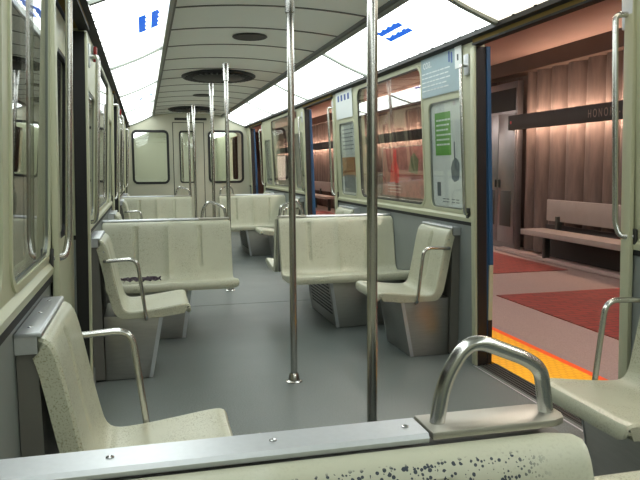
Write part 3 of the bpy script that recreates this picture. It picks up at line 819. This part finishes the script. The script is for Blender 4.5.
# green advert inside the frame
yc = (BENCHES[1] - 1.48, BENCHES[1] - .93)
a = poster('poster', 'white poster with a green square and a hand, inside the framed panel', yc[0] + .01, yc[1] - .01, 1.01, 1.735, white, XR + .014)
onp(a, 'green_block', -.20, .06, .36, .66, grn)
bm = bmesh.new()
random.seed(5)
for r_ in range(6):
    x = -.175
    while x < .02:
        w = random.uniform(.02, .045); box(bm, -.0042, -.0032, -x - w, -x, .60 - .034 * r_, .612 - .034 * r_); x += w + .009
obj('printed_lines', bm, wht, a)
bm = bmesh.new()   # a hand holding a small tool pointing up
hand = [(.06, .20), (.05, .27), (.075, .315), (.10, .33), (.13, .34), (.165, .325), (.185, .30), (.18, .22), (.165, .19), (.10, .175)]
prism(bm, [(-p[0], p[1]) for p in hand], 'x', -.0035, -.002)
prism(bm, [(-.105, .33), (-.125, .33), (-.122, .45), (-.108, .45)], 'x', -.0045, -.0035)
obj('hand_print', bm, grey, a)
onp(a, 'small_logo', -.19, -.13, .07, .17, ink)
bm = bmesh.new()
for r_ in range(2):
    for x in (-.10, -.04, .05, .12): box(bm, -.0042, -.002, -x - .045, -x, .05 - .02 * r_, .056 - .02 * r_)
obj('small_print', bm, grey, a)
# blue notice above it
b_ = poster('poster', 'pale blue notice with lettering above the green poster', 4.25, 4.88, 1.79, 2.075, pblue)
m0 = Matrix.Translation(-b_.location)
obj('lettering', text_bm('coa.', .095, m0 @ on_right(XR - .0092, 4.84, 1.995), .0006), wht, b_)
bm = bmesh.new(); random.seed(9)
for r_ in range(5):
    x = -.30
    while x < .12:
        w = random.uniform(.03, .09); box(bm, -.0032, -.002, -x - w, -x, .165 - .03 * r_, .173 - .03 * r_); x += w + .012
obj('printed_lines', bm, wht, b_)
onp(b_, 'blue_mark', .16, .18, .20, .27, principled('ink_blue', (.03, .08, .3), .5)); onp(b_, 'blue_mark', .20, .22, .19, .26, bpy.data.materials['ink_blue'])
# door notice plate by the rail
c_ = poster('notice_plate', 'narrow white notice plate beside the top of the near grab rail', 4.20, 4.30, 1.93, 2.07, white, XR - .010, 'sign')
onp(c_, 'pictogram', -.015, .005, .05, .09, ink)
# panel before the second door
yc = (BENCHES[1] + .93, BENCHES[1] + 1.48)
d_ = poster('poster', 'white and orange poster in the framed panel past the middle window', yc[0] + .01, yc[1] - .01, 1.01, 1.735, white, XR + .014)
onp(d_, 'orange_block', -.25, .25, .18, .38, principled('poster_orange', (.42, .19, .06), .4, noise=.9, nscale=12, dark=.5))
onp(d_, 'photo_block', -.20, .20, .02, .20, grey)
bm = bmesh.new()
for r_ in range(6):
    x = -.2
    while x < .16:
        w = random.uniform(.03, .08); box(bm, -.0032, -.002, -x - w, -x, .66 - .04 * r_, .67 - .04 * r_); x += w + .012
obj('printed_lines', bm, grey, d_)
e_ = poster('poster', 'pale notice with a blue heading above the white and orange poster', 6.66, 7.25, 1.79, 2.07, principled('poster_pale', (.72, .77, .78), .3))
bm = bmesh.new()
for x in (-.22, -.10, .02, .14): box(bm, -.0032, -.002, -x - .06, -x, .18, .24)
obj('heading', bm, bpy.data.materials['ink_blue'], e_)
# far panels
yc = (BENCHES[2] - 1.48, BENCHES[2] - .93)
f_ = poster('poster', 'grey printed poster between the far windows and second door', yc[0] + .01, yc[1] - .01, 1.01, 1.735, principled('poster_grey', (.24, .25, .22), .35, noise=1, nscale=9, dark=.25), XR + .014)
yc = (BENCHES[2] + .93, BENCHES[2] + 1.48)
g_ = poster('poster', 'pale poster in the farthest framed panel on the right', yc[0] + .01, yc[1] - .01, 1.01, 1.735, principled('poster_mist', (.35, .40, .38), .35, noise=1, nscale=9, dark=.5), XR + .014)

tilt(set(bpy.data.objects) - BEFORE)
# ------------------------------------------------------------------ station platform (right side)
PY0, PY1 = -4, 32
granite = principled('pink_granite', (.40, .30, .275), .4, noise=1, nscale=120, dark=.62)
brick = brick_material('red_brick_paving', (.30, .045, .035), (.22, .035, .03), (.10, .03, .025), .22, .075)
yellow = brick_material('yellow_tactile_tile', (1., .52, .004), (.97, .49, .004), (.85, .41, .004), .05, .05)
struct('floor_platform', B(2.21, 6.0, PY0, PY1, -.12, -.006), granite)
struct('trim_platform_yellow', B(2.20, 2.635, PY0, PY1, -.04, 0), yellow)
struct('trim_platform_orange', B(2.635, 2.685, PY0, PY1, -.03, .0005), principled('orange_line', (.95, .09, .005), .5))
segs = [(-.9, 1.7), (3.02 - 0, 6.22), (7.50, 10.7), (12.0, 15.2), (16.5, 19.7), (21, 24.2)]
for i, (a, b) in enumerate(segs): struct('floor_brick_%d' % (i + 1), B(3.39, 5.06, a, b, -.02, 0), brick)
conc = principled('brown_concrete', (.125, .088, .076), .75, noise=.9, nscale=6, stretch=(3, 3, .5), bump=.6, bscale=30, dark=.6)
# folded concrete wall
bm = bmesh.new(); rows = []
n = int((PY1 - PY0) / .02)
random.seed(11)
ph = 0; off = []
y = PY0
widths = []
while y < PY1: w = random.uniform(.24, .42); widths.append((y, w)); y += w
def fold(y):
    if 9.4 < y < 10.7: return 0
    for a, w in widths:
        if a <= y < a + w:
            t = (y - a) / w
            return .19 * math.sqrt(max(math.sin(PI * t), 0))
    return 0
for i in range(n + 1):
    y = PY0 + i * .02
    rows.append([bm.verts.new((5.75 - fold(y) + .004 * math.sin(37 * y + z * 5), y, z)) for z in (.02, .25, .5, 1, 1.5, 2.0, 2.35, 2.68)])
for i in range(n):
    for k in range(7): bm.faces.new((rows[i][k], rows[i + 1][k], rows[i + 1][k + 1], rows[i][k + 1]))
box(bm, 5.77, 5.9, PY0, PY1, 0, 2.66)
struct('wall_platform', bm, conc)
dkb = principled('dark_brown_fascia', (.085, .05, .035), .6, noise=.5, nscale=4)
struct('trim_fascia', B(5.45, 5.9, PY0, PY1, 2.66, 2.88), dkb)
pink = principled('pink_ceiling', (.42, .28, .235), .6, noise=.4, nscale=1.5, dark=.85)
bm = B(2.3, 5.9, PY0, PY1, 2.88, 3.0)
struct('ceiling_platform', bm, pink)
struct('trim_ceiling_joint', B(4.2, 4.22, PY0, PY1, 2.872, 2.88), dkb)
struct('wall_platform_end', B(2.2, 6, PY1, PY1 + .1, -.1, 3.0), dkb); struct('wall_platform_start', B(2.2, 6, PY0 - .1, PY0, -.1, 3.0), dkb)
struct('trim_kerb', B(5.18, 5.34, PY0, 9.6, 0, .05, .006), granite)
struct('trim_recess_shade', B(5.52, 5.56, PY0, 8.75, 0, .46), principled('recess_shade_panel', (.02, .016, .015), .7))  # black panel put in for the shade of the recess behind the bench
# steel cabinet
steelc = principled('cabinet_steel', (.26, .25, .26), .34, .85, noise=.5, nscale=5, dark=.7)
t = thing('steel_cabinet', 'tall stainless service cabinet on the platform, left in the open doorway', 'cabinet', (5.50, 10.0, 0))
obj('body', B(-.05, .05, -.52, .60, 0, 2.55, .004), steelc, t)
obj('dark_panel', B(-.06, -.05, -.48, .56, 2.12, 2.45), M['black'], t)
for k, (a, b) in enumerate(((-.50, -.005), (.005, .58))):
    o = obj('door', B(-.068, -.051, a, b, .10, 2.08, .003), steelc, t)
    obj('door_panel', B(-.073, -.067, a + .08, b - .08, .35, .90, .002), M['louvre'], o)
    obj('door_handle', B(-.09, -.067, (b - .06) if k == 0 else (a + .03), (b - .03) if k == 0 else (a + .06), .95, 1.07, .003), M['trim'], o)
# station sign: dark box with warm tubes above and below shining on the wall
glow = emission('warm_tube', (1., .70, .52), 70.)
signm = principled('sign_black', (.008, .006, .006), .6); letter = principled('sign_letter', (.20, .15, .12), .5)
def station_sign(y0, y1, label, texts):
    t = thing('station_sign', label, 'sign', (5.38, (y0 + y1) / 2, 1.82))
    h = (y1 - y0) / 2
    obj('box', B(0, .06, -h, h, 0, .215, .004), signm, t)
    bm = bmesh.new()
    k = -h + .5
    while k < h: box(bm, .06, .17, k, k + .03, .09, .12); k += 1.5
    obj('bracket', bm, signm, t)
    bm = T([(.085, -h + .05, .17), (.085, h - .30, .17)], .016, 10); o = obj('tube_lamp', bm, glow, t)
    bm = T([(.085, -h + .05, .05), (.085, h - .30, .05)], .016, 10); obj('tube_lamp', bm, glow, t)
    for s_, yy in texts:
        obj('lettering', text_bm(s_, .145, Matrix.Translation(-t.location) @ on_right(5.3795, yy, 1.875) @ Matrix.Diagonal((.68, 1, 1, 1)), .0006, 'LEFT', 1.55), letter, t)
    obj('red_mark', B(-.002, 0, h - .10, h - .06, .09, .13), M['red'], t)
station_sign(-2, 9.62, 'long dark station name sign lit from behind, seen through the open door', [('HONORÉ-BEAUGRAND', 7.66)])
station_sign(10.9, 31, 'long dark station sign lit from behind, seen through the middle window', [('HONORÉ-BEAUGRAND', 21)])
# platform bench
wood = principled('bench_slab', (.27, .225, .205), .5, noise=.5, nscale=8, dark=.8)
def pbench(y0, y1, label):
    t = thing('platform_bench', label, 'bench', (5.3, (y0 + y1) / 2, 0)); h = (y1 - y0) / 2
    obj('backrest', B(.10, .14, -h, h, .53, .82, .006), wood, t)
    obj('seat', B(-.30, .06, -h - .05, h, .355, .425, .008), wood, t)
    for k in range(3):
        y = -h + .3 + k * (2 * h - .6) / 2
        obj('leg', B(-.12, -.04, y - .03, y + .03, 0, .36, .004), M['trim'], t); obj('back_bracket', B(.06, .13, y - .025, y + .025, .38, .60), M['trim'], t)
pbench(4.6, 8.55, 'pale slab bench on the platform, through the nearest open door')
pbench(19.3, 23.2, 'pale slab bench on the platform, glimpsed through the second open door')
# red advertisement on the platform wall
t = thing('advertisement', 'red advertising panel with a bottle shape, behind the middle window', 'advertisement', (5.50, 14.2, .62))
adm = principled('advert_rose', (.42, .17, .15), .5, noise=1, nscale=3.5, dark=.45)
obj('frame', B(0, .05, -1.5, 1.5, -.02, 1.10, .005), M['trim'], t)
obj('print', B(-.004, 0, -1.46, 1.46, 0, 1.08), adm, t)
bm = bmesh.new()
prism(bm, [(.95, .30), (.35, .30), (.40, .62), (.55, .78), (.58, 1.04), (.75, 1.04), (.78, .78), (.92, .62)], 'x', -.007, -.004); obj('bottle_print', bm, principled('advert_red', (.6, .02, .02), .4), t)
bm = bmesh.new(); prism(bm, [(-.2, .55), (-.7, .5), (-.75, .8), (-.5, .95), (-.3, .85)], 'x', -.007, -.004); obj('leaf_print', bm, principled('advert_green', (.08, .13, .05), .5), t)
bm = bmesh.new()
for r_ in range(3): box(bm, -.0075, -.004, .25, 1.1, .08 + .07 * r_, .105 + .07 * r_)
obj('printed_lines', bm, principled('advert_pale', (.5, .42, .38), .5), t)
t2 = thing('advertisement', 'bright backlit advertisement on the platform, seen in the far window', 'advertisement', (5.48, 28.2, .75))
obj('frame', B(0, .06, -.9, .9, -.03, 1.0, .005), M['trim'], t2); obj('lit_face', B(-.004, 0, -.86, .86, 0, .97), emission('advert_lit', (1., .78, .6), 1.1), t2)

# unseen strip lights added to brighten the platform and its ceiling
for k, y in enumerate((0, 4.2, 8.4, 12.6, 16.8, 21, 25.2)):
    t = thing('platform_fill_light', 'added out-of-view strip light under the pink platform ceiling', 'lamp', (3.0, y, 2.67), 0, 'added strip lights along the platform')
    obj('housing', B(-.11, .11, -1.25, 1.25, 0, .03, .004), M['wall'], t)
    for yy in (-.9, .9): obj('hanger', T([(0, yy, .03), (0, yy, .2098)], .008, 8), M['trim'], t)
    obj('upper_fill', B(-.09, .09, -1.2, 1.2, .03, .045, .003), emission('platform_fill_up', (1., .80, .70), 4) if k == 0 else bpy.data.materials['platform_fill_up'], t)
    obj('diffuser', B(-.09, .09, -1.2, 1.2, -.02, 0, .003), emission('platform_fill_down', (1., .88, .80), 38) if k == 0 else bpy.data.materials['platform_fill_down'], t)

# ------------------------------------------------------------------ track side (left): dark tunnel
tun = principled('tunnel_concrete', (.06, .06, .055), .9, noise=.5, nscale=2)
struct('wall_tunnel', B(-4.2, -4.0, -5, 34, -1.3, 4), tun)
struct('floor_tunnel', B(-4, XR, -5, 34, -1.35, -1.25), tun)
struct('ceiling_tunnel', B(-4.2, 2.3, -5, 34, 3.9, 4.0), tun)

w = bpy.data.worlds.new('world'); S.world = w; w.use_nodes = True
w.node_tree.nodes['Background'].inputs['Color'].default_value = (.01, .01, .012, 1); w.node_tree.nodes['Background'].inputs['Strength'].default_value = .3
S.view_settings.view_transform = 'Standard'; S.view_settings.look = 'None'; S.view_settings.gamma = 1; S.view_settings.exposure = 0
S.view_settings.use_curve_mapping = False
S.cycles.max_bounces = 8; S.cycles.transparent_max_bounces = 16; S.cycles.use_denoising = True
S.cycles.sample_clamp_indirect = 6
